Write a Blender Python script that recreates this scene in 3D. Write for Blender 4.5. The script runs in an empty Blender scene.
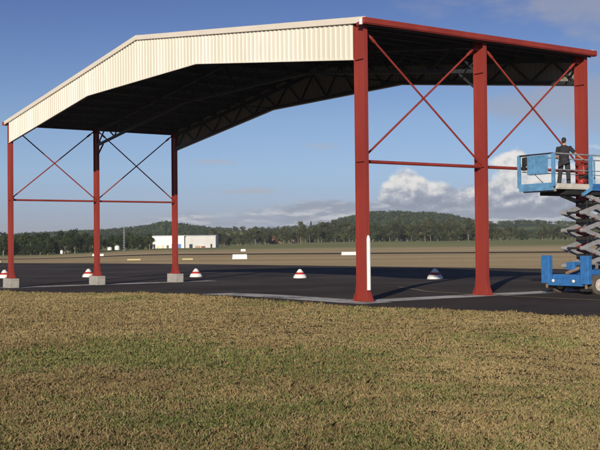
import bpy, bmesh, math, random
import numpy as np
from mathutils import Vector, Matrix
random.seed(7); rng = np.random.default_rng(11)
S = bpy.context.scene; C = S.collection
R = math.radians
F = 1045.0                                   # focal length in the photograph's pixels (600 wide)

# ------------------------------------------------------------------ camera
up_c = Vector((-0.00967, 1, -16.4/F)).normalized()
fw_c = Vector((0, 0, -1)); fw_c = (fw_c - up_c*fw_c.dot(up_c)).normalized()
rt_c = fw_c.cross(up_c).normalized()
ROT = Matrix((rt_c, fw_c, up_c))             # camera space -> world space
CAMZ = 1.93
cd = bpy.data.cameras.new('camera'); cam = bpy.data.objects.new('camera', cd); C.objects.link(cam)
cam.matrix_world = Matrix.Translation((0, 0, CAMZ)) @ ROT.to_4x4()
cd.sensor_width = 36; cd.lens = 36*F/600; cd.clip_end = 12000; cd.clip_start = 0.1
S.camera = cam

# ------------------------------------------------------------------ terrain
HX = Vector((.574, -.819)); HY = Vector((.819, .574))     # hangar axes on the ground
OR = Vector((1.975, 33.0))                                # foot of the hangar's front corner post
def ss(t): t = np.clip(t, 0, 1); return t*t*(3-2*t)
def H(a, b):
    a = np.asarray(a, float); b = np.asarray(b, float)
    X = (a-OR.x)*HX.x + (b-OR.y)*HX.y
    q = a/np.maximum(b, 5.0)
    h = -.55*ss((-4-X)/24)
    h = h - 1.75*ss((b-90)/300)*ss((-q-.12)/.15)
    h = h + 1.9*ss((b-250)/350)*ss((q+.1)/.15)
    return h
def h(a, b): return float(H(a, b))
def px(x, b):                                             # lateral position of photo column x at distance b
    return (x-300)/F*b

# ------------------------------------------------------------------ materials
def newmat(name):
    m = bpy.data.materials.new(name); m.use_nodes = True
    nt = m.node_tree; b = nt.nodes['Principled BSDF']
    return m, nt, b
def link(nt, a, b): nt.links.new(a, b)
def noise(nt, scale, detail=4, coord='Object', rough=.55, sc3=None):
    tc = nt.nodes.new('ShaderNodeTexCoord'); n = nt.nodes.new('ShaderNodeTexNoise')
    n.inputs['Scale'].default_value = scale; n.inputs['Detail'].default_value = detail; n.inputs['Roughness'].default_value = rough
    if sc3:
        mp = nt.nodes.new('ShaderNodeMapping'); mp.inputs['Scale'].default_value = sc3
        link(nt, tc.outputs[coord], mp.inputs[0]); link(nt, mp.outputs[0], n.inputs['Vector'])
    else: link(nt, tc.outputs[coord], n.inputs['Vector'])
    return n.outputs['Fac']
def ramp(nt, fac, stops):
    r = nt.nodes.new('ShaderNodeValToRGB'); link(nt, fac, r.inputs[0])
    e = r.color_ramp.elements
    while len(e) > 1: e.remove(e[-1])
    e[0].position = stops[0][0]; e[0].color = (*stops[0][1], 1)
    for p, c in stops[1:]:
        k = e.new(p); k.color = (*c, 1)
    return r.outputs[0]
def mixc(nt, f, a, b, mode='MIX'):
    m = nt.nodes.new('ShaderNodeMix'); m.data_type = 'RGBA'; m.blend_type = mode
    for v, i in ((f, 0), (a, 6), (b, 7)):
        if hasattr(v, 'is_linked'): link(nt, v, m.inputs[i])
        elif i == 0: m.inputs[0].default_value = v
        else: m.inputs[i].default_value = (*v, 1)
    return m.outputs[2]
def mth(nt, op, a, b=None, c=None, clamp=False):
    m = nt.nodes.new('ShaderNodeMath'); m.operation = op; m.use_clamp = clamp
    for i, v in enumerate((a, b, c)):
        if v is None: continue
        if hasattr(v, 'is_linked'): link(nt, v, m.inputs[i])
        else: m.inputs[i].default_value = v
    return m.outputs[0]
def sstep(nt, v, lo, hi):
    m = nt.nodes.new('ShaderNodeMapRange'); m.interpolation_type = 'SMOOTHSTEP'
    link(nt, v, m.inputs[0]); m.inputs[1].default_value = lo; m.inputs[2].default_value = hi
    return m.outputs[0]
def bump(nt, b, fac, strength, dist=.02):
    k = nt.nodes.new('ShaderNodeBump'); k.inputs['Strength'].default_value = strength; k.inputs['Distance'].default_value = dist
    link(nt, fac, k.inputs['Height']); link(nt, k.outputs[0], b.inputs['Normal'])
def simple(name, col, rough=.6, metal=0, var=.15, scale=3, bmp=0, spec=.5, sc3=None, detail=5):
    m, nt, b = newmat(name)
    f = noise(nt, scale, detail, sc3=sc3)
    lo = tuple(c*(1-var) for c in col); hi = tuple(min(1, c*(1+var)) for c in col)
    link(nt, ramp(nt, f, [(.3, lo), (.7, hi)]), b.inputs['Base Color'])
    b.inputs['Roughness'].default_value = rough; b.inputs['Metallic'].default_value = metal
    b.inputs['Specular IOR Level'].default_value = spec
    if bmp: bump(nt, b, noise(nt, scale*8, 3), bmp)
    return m
M = {}
m, nt, b = newmat('red_oxide_paint')
f1 = noise(nt, 1.1, 6, sc3=(1, 1, .3)); f2 = noise(nt, 9, 5, sc3=(1, 1, .04), rough=.7); f3 = noise(nt, 22, 6, rough=.75)
c = ramp(nt, f1, [(.3, (.23, .029, .021)), (.7, (.32, .046, .033))])
c = mixc(nt, mth(nt, 'MULTIPLY', sstep(nt, f2, .55, .78), .35), c, (.40, .10, .075))
c = mixc(nt, mth(nt, 'MULTIPLY', sstep(nt, f3, .66, .74), .6), c, (.10, .04, .03))
link(nt, c, b.inputs['Base Color']); link(nt, mth(nt, 'MULTIPLY_ADD', f1, .3, .38), b.inputs['Roughness']); b.inputs['Specular IOR Level'].default_value = .4
M['red'] = m
M['cream'] = None
M['steel'] = simple('galvanised_steel', (.30, .31, .33), .45, .5, .2, 4)
M['darksteel'] = simple('dark_purlin_steel', (.075, .08, .09), .6, .2, .2, 4)
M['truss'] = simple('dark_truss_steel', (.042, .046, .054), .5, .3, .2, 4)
M['innershade'] = simple('shade_darkened_inner_face', (.21, .20, .175), .7, var=.1, scale=1)  # inner face of the cream cladding, under-roof shade put into its colour
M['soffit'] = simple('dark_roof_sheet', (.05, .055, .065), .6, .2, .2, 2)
M['zinc'] = simple('roof_sheet_zinc', (.42, .42, .41), .45, .4, .12, 1)
M['barge'] = simple('tan_barge_paint', (.76, .70, .60), .5, var=.04, scale=1)
M['white'] = simple('white_paint', (.80, .80, .77), .5, var=.05, scale=5)
M['whitered'] = simple('marker_red', (.50, .035, .03), .5, var=.1, scale=5)
M['yellow'] = simple('marker_yellow', (.66, .55, .27), .5, var=.1, scale=5)
M['blue'] = simple('lift_blue_paint', (.035, .16, .42), .45, var=.22, scale=6, detail=8)
M['paleblue'] = simple('faded_blue_paint', (.11, .28, .49), .5, var=.28, scale=5, detail=8)
M['deckcream'] = simple('cream_deck_paint', (.60, .57, .50), .55, var=.12, scale=6)
M['greysteel'] = simple('grey_arm_paint', (.33, .33, .34), .5, .1, .22, 7, detail=8)
M['black'] = simple('black_rubber', (.018, .018, .018), .7, var=.3, scale=6)
M['rust'] = simple('rusty_tan_steel', (.20, .13, .08), .8, .1, .4, 9)
M['tyre'] = simple('dusty_tyre_rubber', (.10, .085, .07), .85, var=.3, scale=8)
M['skin'] = simple('tanned_skin', (.42, .24, .16), .55, var=.08, scale=12)
M['shirt'] = simple('dark_navy_cotton', (.022, .022, .03), .85, var=.3, scale=14, bmp=.3)
M['trouser'] = simple('dark_work_trousers', (.03, .03, .036), .85, var=.3, scale=14, bmp=.3)
M['hair'] = simple('dark_hair', (.02, .015, .012), .6, var=.3, scale=40)
M['redplastic'] = simple('bright_red_plastic', (.36, .035, .028), .5, var=.3, scale=9)
M['glass'] = simple('dark_window_glass', (.03, .04, .05), .15, var=.1)
M['brickred'] = simple('red_tile_roof', (.20, .09, .07), .8, var=.2, scale=1)
M['palewall'] = simple('pale_render_wall', (.62, .61, .57), .7, var=.06, scale=.4)
M['greywall'] = simple('grey_metal_cladding', (.56, .57, .56), .6, var=.06, scale=.4)
M['orange'] = simple('orange_paint', (.42, .24, .13), .6)
M['bark'] = simple('pale_gum_bark', (.20, .165, .125), .9, var=.35, scale=1.2)
# cream corrugated sheet: each cover sheet a slightly different tone, faint run-off streaks
m, nt, b = newmat('cream_corrugated_sheet')
tc = nt.nodes.new('ShaderNodeTexCoord'); sx = nt.nodes.new('ShaderNodeSeparateXYZ'); link(nt, tc.outputs['Object'], sx.inputs[0])
cell = mth(nt, 'FLOOR', mth(nt, 'DIVIDE', sx.outputs[0], .76))
wn = nt.nodes.new('ShaderNodeTexWhiteNoise'); wn.noise_dimensions = '1D'; link(nt, cell, wn.inputs['W'])
c1 = ramp(nt, wn.outputs[0], [(0, (.74, .70, .59)), (1, (.83, .80, .70))])
st = noise(nt, 6, 4, sc3=(1, 1, .08))
link(nt, mixc(nt, sstep(nt, st, .5, .75), c1, (.70, .66, .55)), b.inputs['Base Color'])
b.inputs['Roughness'].default_value = .5; M['cream'] = m
# concrete
m, nt, b = newmat('weathered_concrete')
f = noise(nt, 1.7, 8, rough=.7)
link(nt, ramp(nt, f, [(.3, (.24, .23, .21)), (.55, (.38, .37, .34)), (.75, (.46, .45, .42))]), b.inputs['Base Color'])
b.inputs['Roughness'].default_value = .9; bump(nt, b, noise(nt, 14, 5), .4); M['concrete'] = m
# concrete apron strips with dust and asphalt crumbs
m, nt, b = newmat('dusty_concrete_strip')
f = noise(nt, .55, 9, rough=.78); f2 = noise(nt, 5, 6, rough=.7)
c = ramp(nt, f, [(.34, (.09, .08, .07)), (.42, (.30, .29, .27)), (.50, (.56, .55, .52)), (.64, (.70, .69, .66))])
link(nt, mixc(nt, .5, c, ramp(nt, f2, [(.3, (.3, .3, .3)), (.7, (.7, .7, .7))]), 'OVERLAY'), b.inputs['Base Color'])
b.inputs['Roughness'].default_value = .95; b.inputs['Specular IOR Level'].default_value = .15; M['strip'] = m
# asphalt
m, nt, b = newmat('asphalt')
big = noise(nt, .11, 7, rough=.68); fine = noise(nt, 9, 6, rough=.8); st = noise(nt, .25, 5, rough=.6, sc3=(1, .25, 1))
c1 = ramp(nt, big, [(.32, (.048, .038, .033)), (.5, (.072, .058, .050)), (.66, (.112, .093, .080))])
c2 = mixc(nt, sstep(nt, st, .50, .72), c1, (.092, .080, .072))
ol = noise(nt, .9, 3); c2 = mixc(nt, mth(nt, 'MULTIPLY', sstep(nt, ol, .66, .72), .6), c2, (.028, .024, .022))
c3 = mixc(nt, .6, c2, ramp(nt, fine, [(.3, (.35, .35, .35)), (.7, (.72, .72, .72))]), 'OVERLAY')
link(nt, c3, b.inputs['Base Color']); b.inputs['Roughness'].default_value = .95; b.inputs['Specular IOR Level'].default_value = .1
bump(nt, b, noise(nt, 30, 4, rough=.8), .5, .01); M['asphalt'] = m
M['paint'] = simple('worn_yellow_line', (.24, .19, .09), .8, var=.4, scale=3, detail=8)
M['whiteline'] = simple('worn_white_line', (.42, .42, .40), .8, var=.4, scale=3, detail=8)
# grass ground
m, nt, b = newmat('dry_grass_ground')
tc = nt.nodes.new('ShaderNodeTexCoord'); sx = nt.nodes.new('ShaderNodeSeparateXYZ'); link(nt, tc.outputs['Object'], sx.inputs[0])
n1 = noise(nt, .12, 5, rough=.6); n2 = noise(nt, .035, 5, sc3=(.35, 1, 1)); n3 = noise(nt, 3, 8, rough=.75)
n4 = noise(nt, .03, 6, sc3=(.12, 1, 1), rough=.65)
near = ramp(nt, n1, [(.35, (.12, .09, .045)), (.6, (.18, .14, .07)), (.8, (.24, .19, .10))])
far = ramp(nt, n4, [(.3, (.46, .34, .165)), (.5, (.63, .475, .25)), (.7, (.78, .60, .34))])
green = ramp(nt, n2, [(.35, (.22, .24, .09)), (.55, (.32, .32, .13)), (.75, (.44, .40, .19))])
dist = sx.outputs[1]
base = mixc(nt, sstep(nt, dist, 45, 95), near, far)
base = mixc(nt, sstep(nt, mth(nt, 'ADD', dist, mth(nt, 'MULTIPLY', n2, 160)), 350, 470), base, green)
base = mixc(nt, .55, base, ramp(nt, n3, [(.3, (.22, .22, .22)), (.7, (.78, .78, .78))]), 'OVERLAY')
link(nt, base, b.inputs['Base Color']); b.inputs['Roughness'].default_value = .95; b.inputs['Specular IOR Level'].default_value = .1
bump(nt, b, noise(nt, 6, 6, rough=.8), .8, .05); M['ground'] = m
# blades: colour per tuft
def attrmat(name, rough=.8, trans=.3, rnd=0, col=None):
    m, nt, b = newmat(name)
    a = nt.nodes.new('ShaderNodeAttribute'); a.attribute_name = 'tint'
    c = a.outputs['Color']
    if rnd:
        oi = nt.nodes.new('ShaderNodeObjectInfo')
        k = ramp(nt, oi.outputs['Random'], [(0, (1-rnd, 1-rnd*.9, 1-rnd)), (.5, (1, 1, 1)), (1, (1+rnd*1.2, 1+rnd*.8, 1+rnd*.2))])
        c = mixc(nt, 1.0, c, k, 'MULTIPLY')
    link(nt, c, b.inputs['Base Color']); b.inputs['Roughness'].default_value = rough
    b.inputs['Specular IOR Level'].default_value = .15
    t = nt.nodes.new('ShaderNodeBsdfTranslucent'); link(nt, c, t.inputs[0])
    mx = nt.nodes.new('ShaderNodeMixShader'); mx.inputs[0].default_value = trans
    link(nt, b.outputs[0], mx.inputs[1]); link(nt, t.outputs[0], mx.inputs[2]); link(nt, mx.outputs[0], nt.nodes['Material Output'].inputs[0])
    return m
M['blade'] = attrmat('grass_blade', trans=.25)
M['leaf'] = attrmat('tree_leaf', trans=.2, rnd=.28)
M['woodleaf'] = attrmat('wood_leaf', trans=.15)
# hills
m, nt, b = newmat('hill_pasture')
n1 = noise(nt, .006, 5, rough=.55); n2 = noise(nt, .03, 6, rough=.7)
c = ramp(nt, n1, [(.34, (.05, .075, .03)), (.43, (.12, .16, .05)), (.55, (.20, .23, .07)), (.68, (.30, .27, .13))])
c = mixc(nt, sstep(nt, n2, .58, .66), c, (.04, .06, .025))
link(nt, c, b.inputs['Base Color']); b.inputs['Roughness'].default_value = 1; b.inputs['Specular IOR Level'].default_value = .05; M['hill'] = m

# ------------------------------------------------------------------ mesh helpers
def tag(o, label=None, cat=None, group=None, kind=None):
    if label: o['label'] = label
    if cat: o['category'] = cat
    if group: o['group'] = group
    if kind: o['kind'] = kind
    return o
def empty(name, loc=(0, 0, 0), rz=0):
    o = bpy.data.objects.new(name, None); C.objects.link(o); o.location = loc; o.rotation_euler = (0, 0, rz)
    o.empty_display_size = .3
    return o
def copy_tree(o, parent=None):
    c = o.copy(); C.objects.link(c); c.parent = parent
    for ch in o.children: copy_tree(ch, c)
    return c
class MB:
    def __init__(s): s.v = []; s.f = []; s.mi = []; s.smooth = False
    def add(s, vs, fs, mi=0):
        o = len(s.v); s.v += [tuple(v) for v in vs]; s.f += [tuple(i+o for i in f) for f in fs]; s.mi += [mi]*len(fs)
    def box(s, c, d, rot=None, mi=0, taper=None):
        x, y, z = d[0]/2, d[1]/2, d[2]/2
        vs = [Vector((i*x, j*y, k*z)) for k in (-1, 1) for j in (-1, 1) for i in (-1, 1)]
        if taper:
            for v in vs[4:]: v.x *= taper[0]; v.y *= taper[1]
        if rot: vs = [rot @ v for v in vs]
        vs = [v+Vector(c) for v in vs]
        s.add(vs, [(0, 2, 3, 1), (4, 5, 7, 6), (0, 1, 5, 4), (2, 6, 7, 3), (0, 4, 6, 2), (1, 3, 7, 5)], mi)
    def bar(s, p, q, w, t=None, mi=0, upv=(0, 0, 1)):
        p = Vector(p); q = Vector(q); d = (q-p); L = d.length; d.normalize()
        u = Vector(upv); 
        if abs(d.dot(u)) > .98: u = Vector((1, 0, 0))
        a = d.cross(u).normalized(); b2 = a.cross(d).normalized()
        rot = Matrix((a, d, b2)).transposed()
        s.box((p+q)/2, (w, L, t or w), rot, mi)
    def tube(s, pts, rad, n=10, mi=0, cap=True):
        pts = [Vector(p) for p in pts]; k = len(pts); rad = rad if isinstance(rad, (list, tuple)) else [rad]*k
        vs = []; fs = []; prev = None
        for i, p in enumerate(pts):
            d = (pts[min(i+1, k-1)]-pts[max(i-1, 0)]).normalized()
            a = Vector((0, 0, 1)).cross(d) if abs(d.z) < .95 else Vector((1, 0, 0)).cross(d)
            if prev is not None:
                a = prev - d*prev.dot(d)
            a.normalize(); prev = a; b2 = d.cross(a)
            for j in range(n):
                t = 2*math.pi*j/n; vs.append(p+(a*math.cos(t)+b2*math.sin(t))*rad[i])
        for i in range(k-1):
            for j in range(n): fs.append((i*n+j, i*n+(j+1) % n, (i+1)*n+(j+1) % n, (i+1)*n+j))
        if cap: fs.append(tuple(range(n-1, -1, -1))); fs.append(tuple((k-1)*n+j for j in range(n)))
        s.add(vs, fs, mi)
    def lathe(s, prof, n=28, c=(0, 0, 0), mi=0):
        vs = []; fs = []; k = len(prof)
        for r, z in prof:
            for j in range(n):
                t = 2*math.pi*j/n; vs.append((c[0]+r*math.cos(t), c[1]+r*math.sin(t), c[2]+z))
        for i in range(k-1):
            for j in range(n): fs.append((i*n+j, i*n+(j+1) % n, (i+1)*n+(j+1) % n, (i+1)*n+j))
        fs.append(tuple(range(n-1, -1, -1))); fs.append(tuple((k-1)*n+j for j in range(n)))
        s.add(vs, fs, mi)
    def ellipsoid(s, c, r, n=16, m=10, rot=None):
        vs = []; fs = []
        for i in range(m+1):
            ph = math.pi*i/m
            for j in range(n):
                t = 2*math.pi*j/n
                v = Vector((r[0]*math.sin(ph)*math.cos(t), r[1]*math.sin(ph)*math.sin(t), -r[2]*math.cos(ph)))
                if rot: v = rot @ v
                vs.append(v+Vector(c))
        for i in range(m):
            for j in range(n): fs.append((i*n+j, i*n+(j+1) % n, (i+1)*n+(j+1) % n, (i+1)*n+j))
        s.add(vs, fs)
    def build(s, name, mat, parent=None, bevel=0, smooth=False, loc=None, remesh=0):
        me = bpy.data.meshes.new(name); me.from_pydata(s.v, [], s.f)
        mats = mat if isinstance(mat, (list, tuple)) else [mat]
        for x in mats: me.materials.append(x)
        if len(mats) > 1: me.polygons.foreach_set('material_index', s.mi)
        me.update()
        o = bpy.data.objects.new(name, me); C.objects.link(o)
        if remesh:
            md = o.modifiers.new('r', 'REMESH'); md.mode = 'VOXEL'; md.voxel_size = remesh
            md2 = o.modifiers.new('s', 'SMOOTH'); md2.factor = .5; md2.iterations = 4
            dg = bpy.context.evaluated_depsgraph_get(); dg.update()
            me2 = bpy.data.meshes.new_from_object(o.evaluated_get(dg)); o.modifiers.clear(); o.data = me2; me2.name = name
            me2.materials.clear(); me2.materials.append(mats[0]); me = me2; smooth = True
        if smooth:
            me.polygons.foreach_set('use_smooth', [True]*len(me.polygons))
        if bevel:
            bv = o.modifiers.new('bevel', 'BEVEL'); bv.width = bevel; bv.segments = 2; bv.limit_method = 'ANGLE'; bv.angle_limit = R(40)
        if parent: o.parent = parent
        if loc: o.location = loc
        return o
def arrays_mesh(name, verts, loops, nper, mat, tint=None):
    """fast mesh from numpy: verts (n,3), faces of nper corners each"""
    me = bpy.data.meshes.new(name); nf = len(loops)//nper
    me.vertices.add(len(verts)); me.vertices.foreach_set('co', verts.astype(np.float32).ravel())
    me.loops.add(len(loops)); me.loops.foreach_set('vertex_index', loops.astype(np.int32))
    me.polygons.add(nf); me.polygons.foreach_set('loop_start', np.arange(0, nf*nper, nper, dtype=np.int32))
    me.polygons.foreach_set('loop_total', np.full(nf, nper, np.int32))
    me.update(calc_edges=True)
    if tint is not None:
        at = me.color_attributes.new('tint', 'FLOAT_COLOR', 'POINT')
        at.data.foreach_set('color', np.concatenate([tint, np.ones((len(tint), 1))], 1).astype(np.float32).ravel())
    me.materials.append(mat)
    return me
def obj_of(me, name, parent=None):
    o = bpy.data.objects.new(name, me); C.objects.link(o)
    if parent: o.parent = parent
    return o

# ------------------------------------------------------------------ ground sheet (one sheet, out to the horizon)
ab = np.concatenate([np.linspace(-30, 6, 10), np.geomspace(8, 5000, 180)])
aq = np.sign(np.linspace(-1, 1, 241))*np.abs(np.linspace(-1, 1, 241))**1.6
GB, GQ = np.meshgrid(ab, aq, indexing='ij')
GA = GQ*np.minimum(np.maximum(GB, 0)*1.1+45, 4300)
GZ = H(GA, GB)
# stays flat beyond the airfield
V = np.stack([GA, GB, GZ], -1).reshape(-1, 3)
n0, n1_ = GA.shape
i0 = (np.arange(n0-1)[:, None]*n1_+np.arange(n1_-1)[None, :]).ravel()
L = np.stack([i0, i0+1, i0+n1_+1, i0+n1_], 1).ravel()
g = obj_of(arrays_mesh('ground', V, L, 4, M['ground']), 'ground'); tag(g, kind='structure')
g.data.polygons.foreach_set('use_smooth', [True]*len(g.data.polygons))

def sheet(name, near, far, off, mat, n=60, m=30, kind='structure'):
    def resample(P, n):
        P = np.array(P, float); d = np.r_[0, np.cumsum(np.hypot(*np.diff(P, axis=0).T))]
        t = np.linspace(0, d[-1], n+1)
        return np.stack([np.interp(t, d, P[:, 0]), np.interp(t, d, P[:, 1])], 1)
    A = resample(near, n); B = resample(far, n); t = np.linspace(0, 1, m+1)[None, :, None]
    P = A[:, None]*(1-t)+B[:, None]*t
    Z = H(P[..., 0], P[..., 1])+off
    V = np.concatenate([P, Z[..., None]], -1).reshape(-1, 3)
    i0 = (np.arange(n)[:, None]*(m+1)+np.arange(m)[None, :]).ravel()
    L = np.stack([i0, i0+1, i0+m+2, i0+m+1], 1).ravel()
    o = obj_of(arrays_mesh(name, V, L, 4, mat), name); tag(o, kind=kind)
    if o.data.polygons[0].normal.z < 0: o.data.flip_normals()
    return o
NEAR = [(-60, 118), (-16.6, 56.6), (-9.5, 47.5), (-6.2, 43.0), (-2.7, 37.0), (-.7, 33.6), (1.3, 30.6), (5.8, 27.4), (7.4, 24.9), (14, 17), (40, -5)]
FAR = [(-135, 240), (-40, 145), (0, 107), (22, 85), (60, 49), (110, 0)]
sheet('asphalt_apron', NEAR, FAR, .02, M['asphalt'], 170, 80)
sheet('runway', [(-200, 254), (-60, 216), (60, 186), (260, 137)], [(-200, 272), (-60, 231), (60, 200), (260, 148)], .06, M['asphalt'], 120, 8)
def hl(X, Y): return (OR.x+HX.x*X+HY.x*Y, OR.y+HX.y*X+HY.y*Y)     # hangar plan -> world plan
# concrete strips along the post lines
sheet('concrete_path', [hl(-8.8, -1.0), hl(1.2, -1.0)], [hl(-8.6, .35), hl(1.0, .35)], .026, M['strip'], 30, 4)
sheet('concrete_path', [hl(-.55, .36), hl(-.55, 13.5)], [hl(.65, .36), hl(.65, 13.5)], .026, M['strip'], 30, 4)
sheet('concrete_path', [hl(-32.7, -.5), hl(-32.7, 13.2)], [hl(-31.4, -.5), hl(-31.4, 13.2)], .026, M['strip'], 30, 4)
# worn yellow taxi line crossing behind the front corner post
sheet('yellow_line_marking', [(4.0, 43.5), (4.6, 38.6), (8.5, 33.0), (12, 29)], [(4.18, 43.5), (4.8, 38.7), (8.7, 33.1), (12.2, 29.1)], .03, M['paint'], 40, 1)

# ------------------------------------------------------------------ the open hangar
hz = math.atan2(HX.y, HX.x)
hangar = empty('open_hangar', (OR.x, OR.y, 0), hz)
tag(hangar, 'large open-sided steel hangar frame with red posts, cream corrugated gable and dark roof underside', 'hangar')
W_, D_ = 32.0, 10.48
ZE, ZR = 8.97, 11.0
XR, XA, XB = -15.6, -10.35, -20.95       # ridge and the two breaks of the bottom chord
def roofz(X): return ZR-(ZR-ZE)*((X-XR)/(-XR) if X > XR else (XR-X)/(W_+XR))
def chordz(X):
    e = X/XA if X > XA else ((X+W_)/(W_+XB) if X < XB else 1)
    return 7.68+1.37*min(1, e)
def loft_sections(mb, secs):
    """secs: list of (z, list of (x,y)) closed outlines with equal counts"""
    n = len(secs[0][1]); vs = [(x, y, z) for z, o in secs for x, y in o]; fs = []
    for i in range(len(secs)-1):
        for j in range(n): fs.append((i*n+j, i*n+(j+1) % n, (i+1)*n+(j+1) % n, (i+1)*n+j))
    fs.append(tuple(range(n-1, -1, -1))); fs.append(tuple((len(secs)-1)*n+j for j in range(n)))
    mb.add(vs, fs)
def isec(w, d, tf, tw):   # flanges face +-Y, web runs along Y
    x, y, a = w/2, d/2, tw/2
    return [(-x, -y), (x, -y), (x, -y+tf), (a, -y+tf), (a, y-tf), (x, y-tf), (x, y), (-x, y), (-x, y-tf), (-a, y-tf), (-a, -y+tf), (-x, -y+tf)]
cm = MB()
top = 8.82
def isx(w, d, tf, tw):    # web runs along X, flanges close the two X ends
    return [(y_, x_) for x_, y_ in reversed(isec(d, w, tf, tw))]
loft_sections(cm, [(.03, isx(.74, .27, .03, .03)), (.12, isx(.70, .25, .03, .03)), (.30, isx(.57, .19, .024, .02)), (.60, isx(.50, .165, .022, .018)), (top, isx(.50, .165, .022, .018))])
bpm = MB(); bpm.box((0, 0, .018), (.84, .38, .03))
for sx_, sy_ in ((-1, -1), (1, -1), (-1, 1), (1, 1)): bpm.lathe([(.022, .03), (.022, .075)], 6, (sx_*.25, sy_*.15, .0))
capm = MB(); capm.box((0, 0, top+.014), (.56, .22, .024)); 
stm = MB(); stm.box((0, .045, 0), (.452, .068, .016)); stm.box((0, -.045, 0), (.452, .068, .016)); stm.box((0, 0, 0), (.44, .03, .015))
cols = []
proto = None
for side, X in ((0, 0.0), (1, -W_)):
    for k in range(3):
        Y = D_/2*k
        if proto is None:
            proto = cm.build('column', M['red'], hangar, bevel=.004)
            bpm.build('base_plate', M['red'], proto); capm.build('cap_plate', M['red'], proto); [stm.build('stiffener', M['red'], proto, loc=(0, 0, z)) for z in (4.44, 7.68)]
            c = proto
        else: c = copy_tree(proto, hangar)
        c.location = (X, Y, 0); cols.append(c)
        if side:
            f = MB(); w = hl(X, Y); gz = h(*w); f.box((0, 0, (gz-.25)/2), (1.16, .54, -(gz-.25)))
            f.build('concrete_footing', M['concrete'], hangar, bevel=.02, loc=(X, Y, 0))
        else:
            f = MB(); f.box((0, 0, -.08), (1.3, .8, .162)); f.build('concrete_footing', M['concrete'], hangar, bevel=.01, loc=(X, Y, 0))
# white guard pipe on the front corner post
p = MB(); p.tube([(.315, -.02, .38), (.315, -.02, 1.98), (.305, -.02, 2.10)], [.062, .062, .03], 16)
p.build('white_guard_post', M['white'], hangar, bevel=.012)
# trusses
def truss(Y, name='roof_truss'):
    mb = MB(); yy = Y
    xs = [-.26-i*(W_-.52)/28 for i in range(29)]
    for a, b_ in ((-.26, XR), (XR, -W_+.26)):
        mb.bar((a, yy, roofz(a)-.36), (b_, yy, roofz(b_)-.36), .14, .14)
    for a, b_ in ((-.26, XA), (XA, XB), (XB, -W_+.26)):
        mb.bar((a, yy, chordz(a)+.07), (b_, yy, chordz(b_)+.07), .13, .13)
    for i in range(28):
        lo, hi = (i, i+1) if i % 2 == 0 else (i+1, i)
        mb.bar((xs[lo], yy, chordz(xs[lo])+.1), (xs[hi], yy, roofz(xs[hi])-.38), .06, .06)
    return mb.build(name, M['truss'], hangar)
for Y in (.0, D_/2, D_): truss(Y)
# purlins
for i in range(21):
    X = -.35-i*(W_-.7)/20
    pm = MB(); pm.box((0, 0, 0), (.07, D_+.16, .2)); pm.box((.05, 0, .095), (.08, D_+.16, .012))
    pm.build('purlin', M['darksteel'], hangar, loc=(X, D_/2, roofz(X)-.19))
# longitudinal ties under the trusses
for X in (XA, XB):
    pm = MB(); pm.tube([(X, .1, 9.12), (X, D_-.1, 9.12)], .035, 8); pm.build('tie_rod', M['truss'], hangar)
# roof sheets (ribbed, real thickness)
def rib_profile(x0, x1, pitch, w, d):
    pts = [(x0, 0)]; x = x0
    n = int(abs(x1-x0)/pitch); s = (x1-x0)/n
    for i in range(n):
        a = x0+s*i
        pts += [(a+s*(.5-w/2/pitch-.06), 0), (a+s*(.5-w/2/pitch), d), (a+s*(.5+w/2/pitch), d), (a+s*(.5+w/2/pitch+.06), 0)]
    pts.append((x1, 0)); return pts
def roof_half(xe, name='roof_sheet'):
    yp = rib_profile(-.13, D_+.13, .35, .06, .03)
    vs = []; fs = []
    for y, d in yp:
        for X, z in ((xe, roofz(xe)), (XR, ZR)):
            vs.append((X, y, z-.055+d))
        for X, z in ((XR, ZR), (xe, roofz(xe))):
            vs.append((X, y, z-.066+d))
    for i in range(len(yp)-1):
        a = i*4; b_ = a+4
        for j in range(4): fs.append((a+j, a+(j+1) % 4, b_+(j+1) % 4, b_+j))
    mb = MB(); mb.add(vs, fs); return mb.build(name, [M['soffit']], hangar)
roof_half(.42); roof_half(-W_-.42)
# ridge capping
rc = MB()
rc.box((XR, D_/2, ZR+.01), (.34, D_+.34, .03)); rc.build('ridge_cap', M['barge'], hangar)
# gable cladding, corrugated, front and rear
def gable(Y, x0, x1, name='gable_cladding', sgn=-1):
    prof = rib_profile(x0, x1, .27, .07, .034)
    allx = sorted(set([round(p_[0], 5) for p_ in prof]))
    extra = [XR, XA, XB]
    pd = dict((round(a, 5), d) for a, d in prof)
    P = sorted([(a, d) for a, d in pd.items()]+[(e, 0) for e in extra if e not in pd])
    vs = []; fs = []
    for X, d in P:
        y = Y+sgn*d
        zt = roofz(X)-.09; zb = chordz(X)-.02
        vs += [(X, y, zb), (X, y, zt), (X, y-sgn*.004, zt), (X, y-sgn*.004, zb)]
    for i in range(len(P)-1):
        a = i*4; b_ = a+4
        for j in range(4): fs.append((a+j, a+(j+1) % 4, b_+(j+1) % 4, b_+j))
    mb = MB(); mb.add(vs, fs); mb.mi = [1 if j % 4 == 2 else 0 for j in range(len(fs))]; o = mb.build(name, [M['cream'], M['innershade']], hangar)
    tr = MB()                                         # bottom flashing
    for a, b2 in ((x1, XA), (XA, XB), (XB, x0)):
        tr.bar((a, Y, chordz(a)-.02), (b2, Y, chordz(b2)-.02), .075, .035)
    tr.build('flashing', M['cream'], o)
    return o
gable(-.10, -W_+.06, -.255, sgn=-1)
gable(D_+.10, -W_+.02, -.02, sgn=1)
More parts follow.
